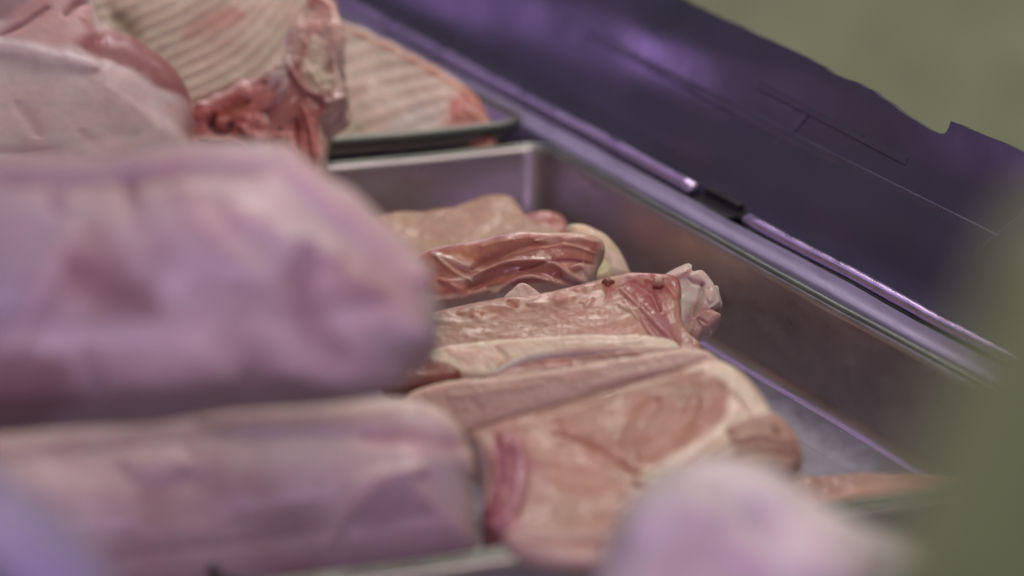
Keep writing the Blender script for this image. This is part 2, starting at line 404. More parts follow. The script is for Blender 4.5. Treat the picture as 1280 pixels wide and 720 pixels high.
def reflection_strip(p, q, r=.0028):  # reflections of tray frames, built as thin strips on the panel
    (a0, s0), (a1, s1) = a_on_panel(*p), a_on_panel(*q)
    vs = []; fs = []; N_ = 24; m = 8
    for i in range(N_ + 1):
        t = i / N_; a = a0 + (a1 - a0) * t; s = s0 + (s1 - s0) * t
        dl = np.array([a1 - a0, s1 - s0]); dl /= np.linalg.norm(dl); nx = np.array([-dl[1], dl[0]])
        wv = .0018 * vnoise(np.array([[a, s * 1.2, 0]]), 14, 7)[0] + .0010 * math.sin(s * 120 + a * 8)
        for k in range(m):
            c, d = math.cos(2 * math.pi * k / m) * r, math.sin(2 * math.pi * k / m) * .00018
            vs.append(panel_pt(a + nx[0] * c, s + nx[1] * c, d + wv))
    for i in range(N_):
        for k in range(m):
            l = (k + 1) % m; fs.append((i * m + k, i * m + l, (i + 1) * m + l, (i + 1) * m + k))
    link('reflection_strip', mesh(vs, fs), M_REFLECT, pan)
reflection_strip((735, 38), (985, 172)); reflection_strip((985, 172), (1246, 302)); reflection_strip((1010, 135), (965, 185)); reflection_strip((1285, 265), (1232, 312)); reflection_strip((948, 105), (1130, 200), .0022)

# ---------------------------------------------------------------- background wall, olive reflection slab, lilac corner
wl = mesh([(-3.5, 1.9, -1.6), (4.5, 1.9, -1.6), (4.5, 1.9, 2.2), (-3.5, 1.9, 2.2)], [(0, 1, 2, 3)], smooth=False)
w_ = link('wall', wl, M_WALL); w_['kind'] = 'structure'
sol = w_.modifiers.new('thickness', 'SOLIDIFY'); sol.thickness = .05

def at_depth(x, y, d): return CAM + ray(x, y) / f * d
def slab_poly(name, px, depth, thick, mat, label, cat, bow=.02):
    O = resample(px, 120); c = O.mean(0); vs = []; m = 120
    rings = [(.02, 0), (.4, 0), (.75, .05), (.93, .25), (1, .5), (.93, .75), (.75, .95), (.4, 1), (.02, 1)]
    for s, t in rings:
        Q = c + (O - c) * s
        for q in Q:
            vs.append(at_depth(q[0], q[1], depth) + F * thick * t + F * bow * (s * s))
    fs = []
    for i in range(len(rings) - 1):
        for k in range(m):
            l = (k + 1) % m; fs.append((i * m + k, i * m + l, (i + 1) * m + l, (i + 1) * m + k))
    fs.append(tuple(range(m))); fs.append(tuple((len(rings) - 1) * m + k for k in range(m))[::-1])
    return tag(link(name, mesh(vs, fs), mat), label, cat)
slab_poly('olive_reflection', [(1330, 250), (1277, 340), (1222, 470), (1165, 610), (1120, 720), (1080, 830), (1500, 900), (1650, 500), (1500, 250)], .56, .03, M_GREEN,  # solid slab standing in for an olive reflection on the case glass
          'olive green slab standing in for a blurred glass reflection, covering the lower right corner', 'reflection slab')
slab_poly('plastic_bag', [(-80, 520), (-30, 590), (40, 640), (95, 690), (130, 740), (140, 820), (-60, 860), (-160, 700)], 1.0, .03, M_LILAC,
          'smooth lilac plastic, blurred, filling the lower left corner', 'plastic bag')

# ================================================================= MEAT
PINK = (.62, .36, .38); PALE = (.70, .52, .46); TAN = (.52, .30, .23); TAN2 = (.57, .36, .28); CREAM = (.78, .62, .46); RED = (.42, .10, .08); DRED = (.22, .035, .035)
FATP = (.74, .52, .46); ORNG = (.55, .26, .17); WHT = (.80, .72, .66); MAUVE = (.46, .22, .26)
GC = 'pork chops overlapping in the steel tray'

# ---- back chop: flat tan slice, far end
t = thing('pork_chop', on_z(600, 300, .0), 'flat tan pork slice lying farthest back in the chop tray, soft and plain', 'pork chop', GC)
piece('meat', t, [(440, 300), (480, 278), (530, 270), (565, 264), (590, 257), (612, 251), (634, 252), (648, 264), (668, 282), (705, 300), (700, 330), (600, 350), (480, 350)], [(500, 310), (640, 305)], (600, 305), .022, 14,
      thick=.016, rnd=.005, mat=M_MEAT, base=(.50, .30, .21), side=(.50, .30, .23), lump=.0012, seed=1, band=[(.003, (.58, .38, .30))])
piece('red_end', t, [(640, 290), (655, 274), (680, 269), (702, 273), (710, 284), (708, 300), (670, 306)], [(665, 288), (695, 285)], (680, 290), .024, 25,
      thick=.012, rnd=.004, mat=M_WET, base=(.5, .2, .17), side=(.6, .36, .3), lump=.0012, seed=2, n=160, m=30,
      strokes=[([(665, 281), (700, 279)], 6, RED, .7, -.0006)])

# ---- folded red chop with cream fat end
t = thing('pork_chop', on_z(640, 370, .0), 'wet red folded pork cut with glossy layers and a cream fat end', 'pork chop', GC)
piece('fat_end', t, [(705, 292), (718, 283), (738, 286), (760, 298), (776, 318), (787, 340), (786, 352), (760, 362), (735, 365), (715, 350)], [(735, 310), (762, 345)], (750, 350), .024, 42,
      thick=.014, rnd=.007, mat=M_FAT, base=(.76, .62, .46), lump=.0012, seed=3, n=200, m=40,
      strokes=[([(752, 322), (750, 350)], 12, (.60, .58, .26), .45, 0), ([(764, 318), (776, 350)], 7, (.8, .62, .55), .6, .0006)])
piece('meat', t, [(520, 322), (545, 312), (575, 306), (612, 298), (645, 291), (690, 292), (730, 294), (750, 302), (754, 312), (747, 326), (742, 345), (730, 356), (700, 362), (660, 367), (620, 372), (595, 380), (560, 384), (530, 384), (500, 370), (500, 340)],
      [(545, 345), (715, 325)], (640, 372), .034, 48, thick=.02, rnd=.006, mat=M_WET, base=(.47, .15, .12), side=(.66, .42, .34), lump=.0010, lscale=45, fine=.0001, seed=4, n=420, m=110, band=[(.0035, (.72, .48, .38))],
      zones=[([(556, 314), (585, 310), (600, 322), (590, 330), (560, 326)], 4, (.58, .22, .13), .9), ([(620, 318), (660, 300), (720, 300), (748, 308), (738, 330), (690, 334), (640, 322), (600, 334)], 5, (.50, .19, .14), .8)],
      strokes=[([(540, 318), (575, 330), (600, 338), (590, 348), (560, 352)], 6, FATP, .8, .001), ([(590, 336), (620, 322), (660, 306), (700, 300)], 8, (.42, .13, .10), .85, -.0018),
               ([(592, 346), (625, 330), (660, 326), (690, 330), (715, 345), (735, 352)], 4, (.72, .46, .38), .8, .0016),
               ([(585, 360), (620, 345), (665, 338), (700, 348), (725, 356)], 9, (.40, .12, .10), .7, -.0016),
               ([(610, 372), (640, 352), (662, 346), (690, 352), (720, 358)], 4, (.66, .38, .34), .8, .0022),
               ([(550, 350), (580, 368), (540, 376)], 7, (.54, .22, .20), .5, .0014), ([(575, 372), (605, 364), (622, 364)], 4, (.68, .42, .38), .7, .0012),
               ([(704, 344), (722, 352), (734, 344), (728, 332), (712, 336)], 4, (.72, .46, .40), .8, .0012), ([(724, 343)], 6, (.36, .08, .07), .8, -.001),
               ([(668, 300), (720, 298), (748, 304)], 4, (.68, .46, .36), .7, .0008), ([(600, 308), (640, 300)], 5, (.60, .26, .17), .7, .0004), ([(640, 318), (700, 306), (745, 318)], 2.5, (.62, .32, .26), .6, .0007), ([(650, 336), (700, 326), (742, 330)], 3, (.36, .10, .09), .7, -.001),
               ([(545, 322), (565, 338), (590, 352)], 3.5, (.70, .46, .34), .7, .0009)])
piece('pale_flap', t, [(628, 378), (642, 362), (652, 355), (664, 360), (676, 370), (680, 380), (660, 392), (636, 392)], [(645, 376), (662, 374)], (655, 380), .041, 40,
      thick=.005, rnd=.002, mat=M_FAT, base=(.68, .50, .46), lump=.0006, seed=5, n=120, m=24)

# ---- chop with rib bones along its top, dark red end
t = thing('pork_chop', on_z(700, 430, .0), 'pale pork chop with bone stubs along its top and a dark red end', 'pork chop', GC)
piece('bone_knuckle', t, [(822, 354), (836, 344), (850, 337), (858, 333), (866, 340), (878, 339), (890, 350), (898, 362), (903, 376), (897, 383), (893, 386), (901, 391), (903, 398), (892, 412), (880, 420), (868, 432), (845, 420), (830, 390)],
      [(850, 368), (872, 400)], (872, 425), .026, 55, thick=.02, rnd=.0045, mat=M_FAT, base=(.74, .62, .57), lump=.0014, lscale=70, fine=.0002, seed=6, n=260, m=70, big=.15,
      zones=[([(868, 378), (890, 384), (904, 392), (900, 412), (872, 430), (852, 412)], 6, (.52, .30, .27), .85)],
      strokes=[([(828, 352), (850, 344), (862, 338)], 5, (.76, .58, .54), .6, .0022), ([(860, 346), (868, 352), (880, 354)], 3, (.62, .42, .38), .7, -.0012), ([(878, 352), (876, 372), (868, 396)], 3.5, (.52, .42, .32), .6, -.0014),
               ([(903, 386), (896, 387)], 3, (.40, .16, .13), .7, -.0008), ([(884, 404), (872, 398), (878, 410)], 2.5, (.38, .16, .13), .6, -.0006), ([(852, 352), (850, 380), (852, 404)], 9, (.80, .70, .64), .5, .001), ([(890, 362), (888, 376)], 5, (.80, .68, .62), .5, .0012), ([(866, 404), (860, 420)], 4, (.62, .42, .36), .5, .001)])
piece('meat', t, [(500, 408), (530, 398), (560, 390), (600, 382), (630, 376), (655, 374), (690, 368), (715, 362), (745, 356), (765, 350), (785, 345), (820, 346), (845, 350), (852, 362), (852, 380), (854, 402), (866, 424), (880, 440), (860, 452), (780, 452), (700, 452), (600, 456), (520, 462)],
      [(570, 420), (800, 405)], (700, 440), .040, 26, thick=.017, rnd=.004, mat=M_FIBRE, base=(.50, .26, .185), side=(.60, .38, .3), lump=.0006, lscale=40, seed=7, n=460, m=120, fine=.0002, band=[(.003, (.68, .42, .34))],
      zones=[([(772, 352), (790, 340), (860, 345), (860, 400), (890, 445), (840, 440), (812, 420), (795, 392), (780, 370)], 5, (.36, .085, .085), .95),
             ([(838, 360), (856, 362), (858, 400), (890, 440), (862, 440), (845, 410), (834, 385)], 5, (.50, .26, .19), .75)],
      strokes=[([(500, 436), (560, 426), (660, 420), (790, 414)], 5, (.50, .28, .21), .35, 0), ([(545, 412), (600, 404), (680, 400), (780, 400)], 6, (.64, .44, .34), .4, .0001), ([(560, 420), (640, 412), (740, 408)], 5, (.64, .43, .33), .4, .0001), ([(540, 400), (580, 404), (620, 396)], 5, (.74, .56, .46), .6, .0008),
               ([(590, 396), (602, 392)], 8, (.48, .16, .12), .8, .001), ([(575, 392), (608, 384), (640, 386)], 6, (.70, .46, .38), .6, .0009), ([(635, 376), (645, 384)], 6, (.44, .10, .08), .85, -.0008),
               ([(660, 380), (700, 378), (716, 372)], 6, (.70, .50, .42), .6, .0009), ([(692, 376), (708, 374)], 7, (.50, .20, .15), .7, .0008), ([(720, 362), (748, 356), (770, 358)], 5, (.60, .28, .22), .7, .0006),
               ([(758, 362), (765, 364)], 9, (.42, .06, .05), .85, .0004), ([(726, 378), (738, 374), (732, 384)], 3, (.72, .54, .44), .6, .0006),
               ([(776, 362), (800, 384), (820, 404), (845, 430)], 3.5, (.60, .36, .33), .7, .0008), ([(790, 352), (812, 366), (824, 388)], 7, (.34, .07, .08), .7, -.0007), ([(775, 382), (790, 388), (800, 384)], 3, (.74, .55, .46), .7, .0006),
               ([(808, 350), (830, 356), (846, 372)], 5, (.52, .18, .15), .6, .0009), ([(812, 392), (830, 412), (838, 432)], 8, (.46, .20, .24), .7, .0004), ([(800, 396), (812, 414), (830, 430)], 3, (.62, .38, .36), .6, .0005), ([(780, 376), (798, 400)], 2.5, (.66, .44, .38), .6, .0006)])
def plane_z(anchor, z, tilt, q):
    t_ = math.radians(tilt); n_ = np.array([0, -math.sin(t_), math.cos(t_)]); P0 = on_z(*anchor, z); d = ray(*q)
    return (CAM + d * (((P0 - CAM) @ n_) / (d @ n_)))[2]
for k, (bx, by, br) in enumerate([(760, 354, 8.5), (823, 354, 9)]):
    rr = [1.1, .85, 1, .8, 1.15, .9, 1.05, .8]
    piece('bone_stub', t, [(bx + br * q * math.cos(a) , by + br * .68 * q * math.sin(a)) for a, q in zip(np.linspace(0, 2 * math.pi, 9)[:-1], rr if k == 0 else rr[::-1])], [(bx - 2, by), (bx + 2, by)], (bx, by), plane_z((700, 440), .040, 26, (bx, by)) + .0018, 30,
          thick=.005, rnd=.003, mat=M_BONE, base=[(.26, .10, .07), (.52, .30, .24)][k], lump=.0003, seed=20 + k, n=90, m=30,
          strokes=[([(bx - 1, by - 1)], br * [.5, .35][k], [(.07, .03, .025), (.24, .10, .08)][k], .9, -.0009, .1), ([(bx - br * .8, by + 3), (bx, by + br * .5), (bx + br * .7, by + 2)], 3, (.46, .10, .08), .7, .0002)])
piece('fat_rim', t, [(520, 452), (545, 438), (590, 431), (640, 426), (700, 422), (760, 421), (810, 422), (840, 428), (852, 440), (835, 446), (790, 446), (740, 444), (700, 448), (660, 456), (635, 466), (610, 476), (575, 474), (535, 464)],
      [(560, 456), (640, 443), (820, 434)], (690, 446), .048, 36, thick=.012, rnd=.003, mat=M_FAT, base=(.88, .74, .60), var=.06, lump=.0005, seed=8, n=420, m=50,
      strokes=[([(610, 472), (640, 456), (680, 446), (750, 441)], 5, (.78, .74, .76), .8, .0003), ([(560, 436), (600, 450), (640, 446)], 8, (.76, .52, .42), .6, .0004), ([(580, 444), (600, 440)], 6, (.72, .42, .34), .5, 0), ([(620, 434), (632, 448), (622, 462)], 4, (.70, .54, .40), .5, -.0008), ([(700, 430), (800, 428)], 3, (.84, .70, .54), .4, .0003)])

# ---- chop lying with its pink rind toward us
t = thing('pork_chop', on_z(700, 500, .0), 'pork chop with a long smooth pink rind band, before the bony chop', 'pork chop', GC)
piece('meat', t, [(560, 480), (600, 478), (622, 468), (650, 458), (700, 450), (760, 444), (830, 442), (870, 444), (892, 456), (860, 478), (760, 490), (640, 505), (560, 510)], [(620, 485), (840, 458)], (740, 468), .046, 22,
      thick=.008, rnd=.002, mat=M_MEAT, base=(.44, .22, .18), lump=.0006, seed=9, n=300, m=50,
      strokes=[([(620, 466), (660, 456), (720, 450), (800, 445)], 3.5, (.40, .18, .15), .7, -.0006), ([(680, 455), (720, 452)], 4, (.6, .24, .18), .6, 0), ([(808, 443)], 3, (.12, .05, .05), .9, -.0004, .1)])
piece('rind', t, [(505, 500), (530, 486), (570, 477), (620, 474), (680, 466), (740, 456), (800, 446), (850, 438), (878, 439), (896, 450), (900, 462), (870, 468), (820, 478), (770, 492), (720, 508), (670, 524), (630, 536), (595, 547), (560, 555), (530, 540), (508, 520)],
      [(560, 512), (700, 490), (870, 452)], (720, 500), .047, 46, thick=.014, rnd=.0045, mat=M_FAT, base=(.70, .48, .43), side=(.78, .60, .46), var=.06, lump=.0005, lscale=40, seed=10, n=420, m=60, band=[(.0030, (.78, .58, .46))],
      zones=[([(780, 450), (860, 440), (898, 455), (880, 466), (800, 474)], 12, (.74, .56, .46), .7), ([(520, 500), (600, 492), (640, 520), (560, 548), (515, 530)], 16, (.62, .36, .34), .6)],
      strokes=[([(646, 482), (648, 485)], 3.5, (.62, .12, .08), .85, 0, .1), ([(720, 506), (740, 502), (752, 500)], 4, (.62, .14, .09), .75, 0), ([(672, 518), (720, 508)], 4, (.52, .28, .36), .6, -.0004), ([(715, 473), (718, 476)], 3.5, (.66, .2, .14), .5, 0), ([(590, 500), (602, 512)], 10, (.55, .30, .29), .45, -.0006), ([(740, 480), (860, 456)], 8, (.80, .60, .52), .4, .0005), ([(560, 495), (680, 480)], 5, (.76, .50, .42), .35, .0004)])
# dark scrap showing in the gap beside the blurred joint
t2 = tag(piece('meat_scrap', None, [(470, 470), (500, 455), (530, 452), (560, 458), (578, 468), (570, 480), (530, 486), (490, 490)], [(500, 472), (560, 468)], (530, 476), .047, 30,
      thick=.01, rnd=.004, mat=M_WET, base=(.28, .09, .07), lump=.0015, seed=11, n=160, m=30, floor=None), 'small dark red scrap wedged beside the cream fat strip', 'meat scrap')

# ---- front chop, broad face
t = thing('pork_chop', on_z(780, 620, .0), 'broad tan pork chop with cream fat border at right, largest in the tray', 'pork chop', GC)
piece('tail', t, [(900, 548), (930, 530), (965, 522), (985, 536), (998, 556), (1002, 576), (992, 590), (965, 594), (930, 592), (905, 580)], [(935, 562), (975, 562)], (960, 580), .048, 30,
      thick=.016, rnd=.006, mat=M_MEAT, base=(.54, .33, .25), lump=.0014, seed=12, n=200, m=50, strokes=[([(910, 556), (950, 546), (990, 552)], 6, (.58, .38, .28), .7, .0012), ([(915, 570), (960, 564), (996, 568)], 5, (.34, .15, .11), .7, -.0012), ([(970, 584), (994, 580)], 6, (.66, .46, .36), .7, .0008), ([(965, 532), (975, 545)], 3, (.28, .10, .08), .7, -.001)])
piece('meat', t, [(585, 552), (610, 543), (640, 532), (700, 515), (760, 496), (820, 478), (870, 464), (895, 459), (915, 466), (935, 480), (952, 498), (965, 518), (975, 540), (968, 560), (930, 572), (880, 585), (850, 610), (835, 650), (810, 680), (760, 700), (700, 700), (650, 692), (618, 672), (604, 650), (606, 600), (596, 570)],
      [(690, 600), (860, 520)], (800, 560), .052, 15, turn=-4, thick=.020, rnd=.005, mat=M_MEAT, big=.14, base=(.47, .225, .155), side=(.66, .42, .36), lump=.0011, lscale=35, seed=13, n=460, m=130, fine=.0002,
      zones=[([(852, 466), (895, 452), (930, 470), (985, 540), (975, 575), (900, 590), (840, 612), (800, 606), (840, 570), (880, 548), (905, 520), (912, 495), (900, 475), (875, 466)], 4, (.80, .64, .50), .97),
             ([(585, 552), (612, 540), (622, 545), (616, 590), (612, 640), (604, 650)], 6, (.60, .42, .37), .8),
             ([(616, 545), (650, 540), (668, 570), (690, 620), (680, 660), (620, 680), (600, 655), (612, 600)], 9, (.44, .13, .17), .85),
             ([(660, 600), (760, 620), (830, 640), (800, 690), (680, 700)], 18, (.52, .32, .24), .6)],
      strokes=[([(620, 545), (628, 570), (622, 610), (612, 650)], 6, (.40, .10, .20), .8, -.0012), ([(640, 555), (650, 575), (647, 620), (632, 655)], 7, (.64, .36, .46), .75, .0024), ([(616, 655), (632, 662), (650, 660)], 8, (.66, .36, .42), .6, .0014),
               ([(612, 580), (612, 620), (606, 650)], 4, (.24, .06, .08), .6, -.002), ([(640, 538), (720, 514), (800, 488), (880, 464)], 4, (.72, .50, .40), .6, .0006),
               ([(690, 540), (730, 552), (770, 575), (800, 592), (830, 590)], 4, (.50, .20, .14), .55, -.0012), ([(700, 556), (735, 545)], 8, (.44, .26, .19), .4, -.0006), ([(800, 592), (830, 588), (850, 584)], 6, (.80, .68, .42), .8, .0008), ([(735, 560), (770, 580)], 5, (.62, .4, .28), .4, .0006),
               ([(790, 602), (820, 606), (840, 600)], 5, (.36, .10, .07), .75, -.0016), ([(760, 612), (700, 604), (740, 600)], 5, (.56, .28, .19), .5, .0004), ([(700, 520), (712, 545)], 3, (.62, .38, .30), .4, .0004),
               ([(820, 500), (800, 530), (780, 560)], 14, (.50, .26, .18), .45, -.0008), ([(870, 500), (850, 540), (800, 570)], 10, (.57, .34, .25), .35, .0010), ([(900, 480), (930, 505), (945, 530)], 3, (.68, .48, .35), .5, -.0008), ([(905, 545), (880, 565), (840, 590)], 3, (.66, .44, .32), .55, -.001), ([(935, 540), (905, 560), (870, 580)], 2.5, (.64, .44, .32), .5, -.0008),
               ([(915, 548), (940, 538), (965, 535)], 3, (.48, .30, .20), .6, -.001), ([(845, 478), (860, 474)], 5, (.60, .24, .16), .5, 0), ([(862, 476), (880, 470)], 2, (.60, .2, .14), .6, 0), ([(655, 690), (720, 690), (780, 694)], 5, (.66, .36, .32), .5, .001), ([(640, 672), (700, 680), (770, 690)], 4, (.46, .14, .12), .6, -.001), ([(690, 640), (760, 636), (800, 650)], 8, (.64, .44, .36), .4, .0006), ([(730, 580), (660, 570)], 6, (.60, .34, .28), .35, .0005)])

piece('fat_flap', t, [(628, 672), (660, 664), (720, 668), (790, 664), (840, 660), (850, 690), (800, 708), (740, 712), (680, 706), (645, 694)], [(670, 686), (810, 686)], (730, 694), .055, 30,
      thick=.008, rnd=.0035, mat=M_FAT, base=(.60, .42, .36), lump=.001, seed=33, n=240, m=40, strokes=[([(650, 678), (720, 680), (800, 676)], 6, (.50, .20, .17), .7, -.0006), ([(670, 698), (760, 702)], 6, (.70, .56, .48), .6, .0005)])

# ---- low slice by the front rim
t = thing('pork_slice', on_z(1080, 625, .0), 'thin reddish pork slice lying low by the front rim of the tray', 'pork slice', GC)
piece('meat', t, [(900, 640), (940, 610), (985, 600), (1030, 602), (1075, 597), (1110, 600), (1150, 601), (1195, 603), (1210, 625), (1150, 650), (1050, 670), (950, 676)], [(970, 635), (1160, 620)], (1080, 630), .020, 12,
      thick=.014, rnd=.004, mat=M_MEAT, base=(.42, .21, .17), lump=.001, seed=14, n=240, m=40, band=[(.003, (.62, .38, .28))], strokes=[([(1030, 625), (1100, 610), (1160, 612)], 6, (.62, .36, .27), .5, .0004)])

# ---- large blurred joints on the left
def joint_col(): return dict(mat=M_SKIN, n=360, m=90, fine=.0001, var=.08, big=.18)
piece_l = thing('pork_joint', on_z(300, 720, 0), 'pale mauve pork joint, blurred, lying under the biggest joint at left', 'pork joint', 'large pork joints on the left')
piece('flesh', piece_l, [(-160, 545), (-60, 536), (40, 522), (150, 506), (260, 496), (380, 492), (480, 496), (535, 508), (566, 532), (582, 572), (592, 620), (596, 665), (588, 700), (500, 725), (380, 742), (200, 770), (0, 800), (-160, 820)],
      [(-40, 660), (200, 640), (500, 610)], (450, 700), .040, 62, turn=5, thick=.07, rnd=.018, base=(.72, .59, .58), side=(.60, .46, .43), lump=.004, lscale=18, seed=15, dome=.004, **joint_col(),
      zones=[([(420, 720), (440, 660), (480, 610), (530, 590), (590, 590), (600, 700)], 22, (.50, .36, .38), .7), ([(150, 640), (250, 590), (400, 620), (420, 720), (100, 760)], 26, (.50, .32, .31), .5)],
      strokes=[([(400, 690), (430, 640), (470, 600), (530, 585)], 14, (.76, .62, .60), .7, .003), ([(250, 520), (400, 515), (500, 512)], 16, (.72, .54, .52), .6, .002), ([(450, 545), (520, 548), (575, 560)], 16, (.58, .32, .36), .7, -.002), ([(525, 512), (570, 550), (585, 590)], 9, (.76, .60, .50), .5, .002),
               ([(60, 565), (180, 572), (240, 600)], 34, (.60, .45, .44), .4, -.001), ([(180, 630), (250, 615), (300, 650)], 34, (.58, .43, .43), .4, -.001), ([(160, 575), (230, 580)], 22, (.72, .56, .58), .5, .002)])
piece_u = thing('pork_joint', on_z(250, 640, .02), 'biggest mauve pink pork joint with two hollows, resting on another joint', 'pork joint', 'large pork joints on the left')
piece('flesh', piece_u, [(-160, 225), (-60, 216), (40, 206), (150, 200), (250, 196), (325, 190), (352, 190), (372, 205), (392, 222), (425, 253), (462, 286), (500, 318), (530, 346), (550, 376), (552, 420), (536, 434), (498, 458), (430, 474), (350, 482), (280, 488), (200, 499), (100, 497), (0, 508), (-160, 522)],
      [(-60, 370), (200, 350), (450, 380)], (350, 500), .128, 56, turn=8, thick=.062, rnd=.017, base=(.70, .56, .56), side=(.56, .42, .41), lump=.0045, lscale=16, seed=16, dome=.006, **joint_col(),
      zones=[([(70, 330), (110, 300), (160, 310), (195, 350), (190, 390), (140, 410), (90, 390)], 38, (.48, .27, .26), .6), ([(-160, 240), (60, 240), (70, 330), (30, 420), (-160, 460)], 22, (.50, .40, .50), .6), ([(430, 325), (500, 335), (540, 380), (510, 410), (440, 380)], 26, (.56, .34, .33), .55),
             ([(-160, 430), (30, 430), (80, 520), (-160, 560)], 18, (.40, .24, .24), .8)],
      strokes=[([(-100, 228), (100, 226), (250, 222), (340, 216)], 9, (.48, .28, .32), .7, -.0035), ([(-100, 205), (150, 203), (340, 194)], 7, (.70, .50, .54), .6, .003), ([(352, 195), (400, 245), (470, 290), (530, 350)], 16, (.76, .54, .56), .7, .004), ([(375, 205), (430, 240), (480, 265)], 8, (.50, .30, .32), .6, -.003),  # diagonal ridge highlight and the shade beside it are painted in
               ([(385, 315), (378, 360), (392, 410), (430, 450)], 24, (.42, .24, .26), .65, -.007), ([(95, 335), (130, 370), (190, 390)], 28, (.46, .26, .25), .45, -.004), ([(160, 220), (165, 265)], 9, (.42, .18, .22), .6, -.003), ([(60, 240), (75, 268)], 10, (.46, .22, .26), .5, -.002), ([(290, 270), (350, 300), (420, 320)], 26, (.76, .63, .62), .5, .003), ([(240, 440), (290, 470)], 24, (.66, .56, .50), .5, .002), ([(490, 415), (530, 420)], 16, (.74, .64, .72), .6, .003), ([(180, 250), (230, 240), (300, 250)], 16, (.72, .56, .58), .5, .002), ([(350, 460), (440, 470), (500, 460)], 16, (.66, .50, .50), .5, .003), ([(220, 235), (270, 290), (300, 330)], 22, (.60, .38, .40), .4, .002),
               ([(90, 290), (60, 340), (20, 440)], 18, (.74, .56, .58), .55, .003), ([(270, 420), (320, 450), (300, 480)], 20, (.56, .40, .38), .4, -.002), ([(440, 410), (490, 400), (530, 420)], 18, (.70, .50, .54), .6, .003), ([(180, 260), (250, 310), (330, 360)], 34, (.58, .44, .48), .4, .002), ([(540, 345), (552, 390), (545, 440)], 8, (.62, .56, .50), .6, 0), ([(110, 440), (125, 490)], 16, (.50, .34, .36), .5, -.002)])
piece_t = thing('pork_haunch', on_z(150, 240, .0), 'pale pink pork haunch with a dark muscle edge behind the biggest joint', 'pork haunch', None)
piece('flesh', piece_t, [(-160, -80), (0, -90), (90, -60), (112, -20), (118, 20), (130, 42), (170, 56), (200, 76), (222, 98), (236, 122), (241, 150), (240, 185), (236, 230), (150, 260), (-160, 270)],
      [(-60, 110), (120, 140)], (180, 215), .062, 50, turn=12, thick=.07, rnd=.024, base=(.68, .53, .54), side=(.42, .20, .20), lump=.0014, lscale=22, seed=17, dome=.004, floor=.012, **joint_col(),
      zones=[([(88, 52), (115, 38), (180, 50), (240, 110), (245, 150), (232, 122), (195, 106), (165, 88), (120, 72)], 4, (.30, .09, .10), .95), ([(-160, -90), (60, -60), (64, 8), (30, 22), (0, 28), (-160, 30)], 5, (.26, .12, .15), .75), ([(60, -20), (100, -10), (120, 40), (80, 60), (20, 50), (0, 40)], 6, (.60, .32, .34), .7)],
      strokes=[([(-60, 60), (0, 62), (60, 72), (120, 85)], 12, (.62, .50, .58), .6, .002), ([(80, 20), (95, 5), (112, 0)], 5, (.28, .10, .10), .8, -.003), ([(100, 22), (115, 32), (120, 42)], 4, (.36, .18, .14), .6, .001), ([(0, 45), (30, 30), (60, 10)], 3, (.30, .10, .14), .7, -.002), ([(20, 130), (50, 170)], 12, (.56, .36, .42), .4, -.0006), ([(100, 165), (128, 185)], 10, (.56, .34, .36), .4, -.0006), ([(208, 130), (222, 142)], 7, (.66, .30, .30), .4, 0), ([(237, 140), (239, 190)], 3.5, (.34, .22, .18), .7, 0),
               ([(120, 55), (160, 62), (200, 85)], 3, (.50, .26, .30), .6, .001), ([(135, 90), (150, 95)], 8, (.72, .44, .46), .3, 0), ([(-60, 190), (100, 195)], 8, (.56, .34, .38), .4, -.001)])

# ---- rib racks
ribs = thing('rib_rack', on_z(300, 200, .0), 'rack of cream ribs with a raw red backbone side, behind the joints', 'rib rack', 'rib racks in the rear tray')
st = []
for i in range(26):                                     # fanned ribs: pale bone ridges with pinkish flesh between
    k = i / 2.0; dx, dy = -10.5 * k, -12.5 * k; q = math.sin(i * 2.3) * 1.6
    pts = [(150 + dx, 168 + dy + q), (240 + dx, 140 + dy), (300 + dx * .9, 112 + dy + q), (345 + dx * .75, 74 + dy), (384 + dx * .6, 12 + dy)]
    rid = i % 2 == 0
    st.append((pts, 6.5 if rid else 3.8, (.80, .70, .58) if rid else (.54, .38, .34), .55 if rid else .5, .0011 if rid else -.0010, .18))
st += [([(230, 45), (270, 22), (300, 20)], 13, (.60, .26, .22), .6, 0), ([(262, 40), (330, 10)], 6, (.58, .32, .28), .5, 0), ([(375, 30), (360, 70), (310, 104), (245, 130)], 4, (.72, .50, .50), .7, .0015), ([(140, 15), (160, 40), (150, 55)], 16, (.36, .26, .18), .6, -.004)]
piece('rib_face', ribs, [(90, -60), (200, -110), (330, -110), (405, -60), (410, -8), (398, 34), (384, 62), (360, 86), (320, 106), (275, 122), (244, 136), (225, 170), (180, 150), (130, 70)],
      [(190, 40), (320, 0)], (300, 120), .063, 44, turn=-10, thick=.03, rnd=.004, band=[(.004, (.66, .40, .38))], mat=M_FAT, base=(.70, .57, .48), lump=.001, seed=18, n=300, m=110, floor=.012, strokes=st)
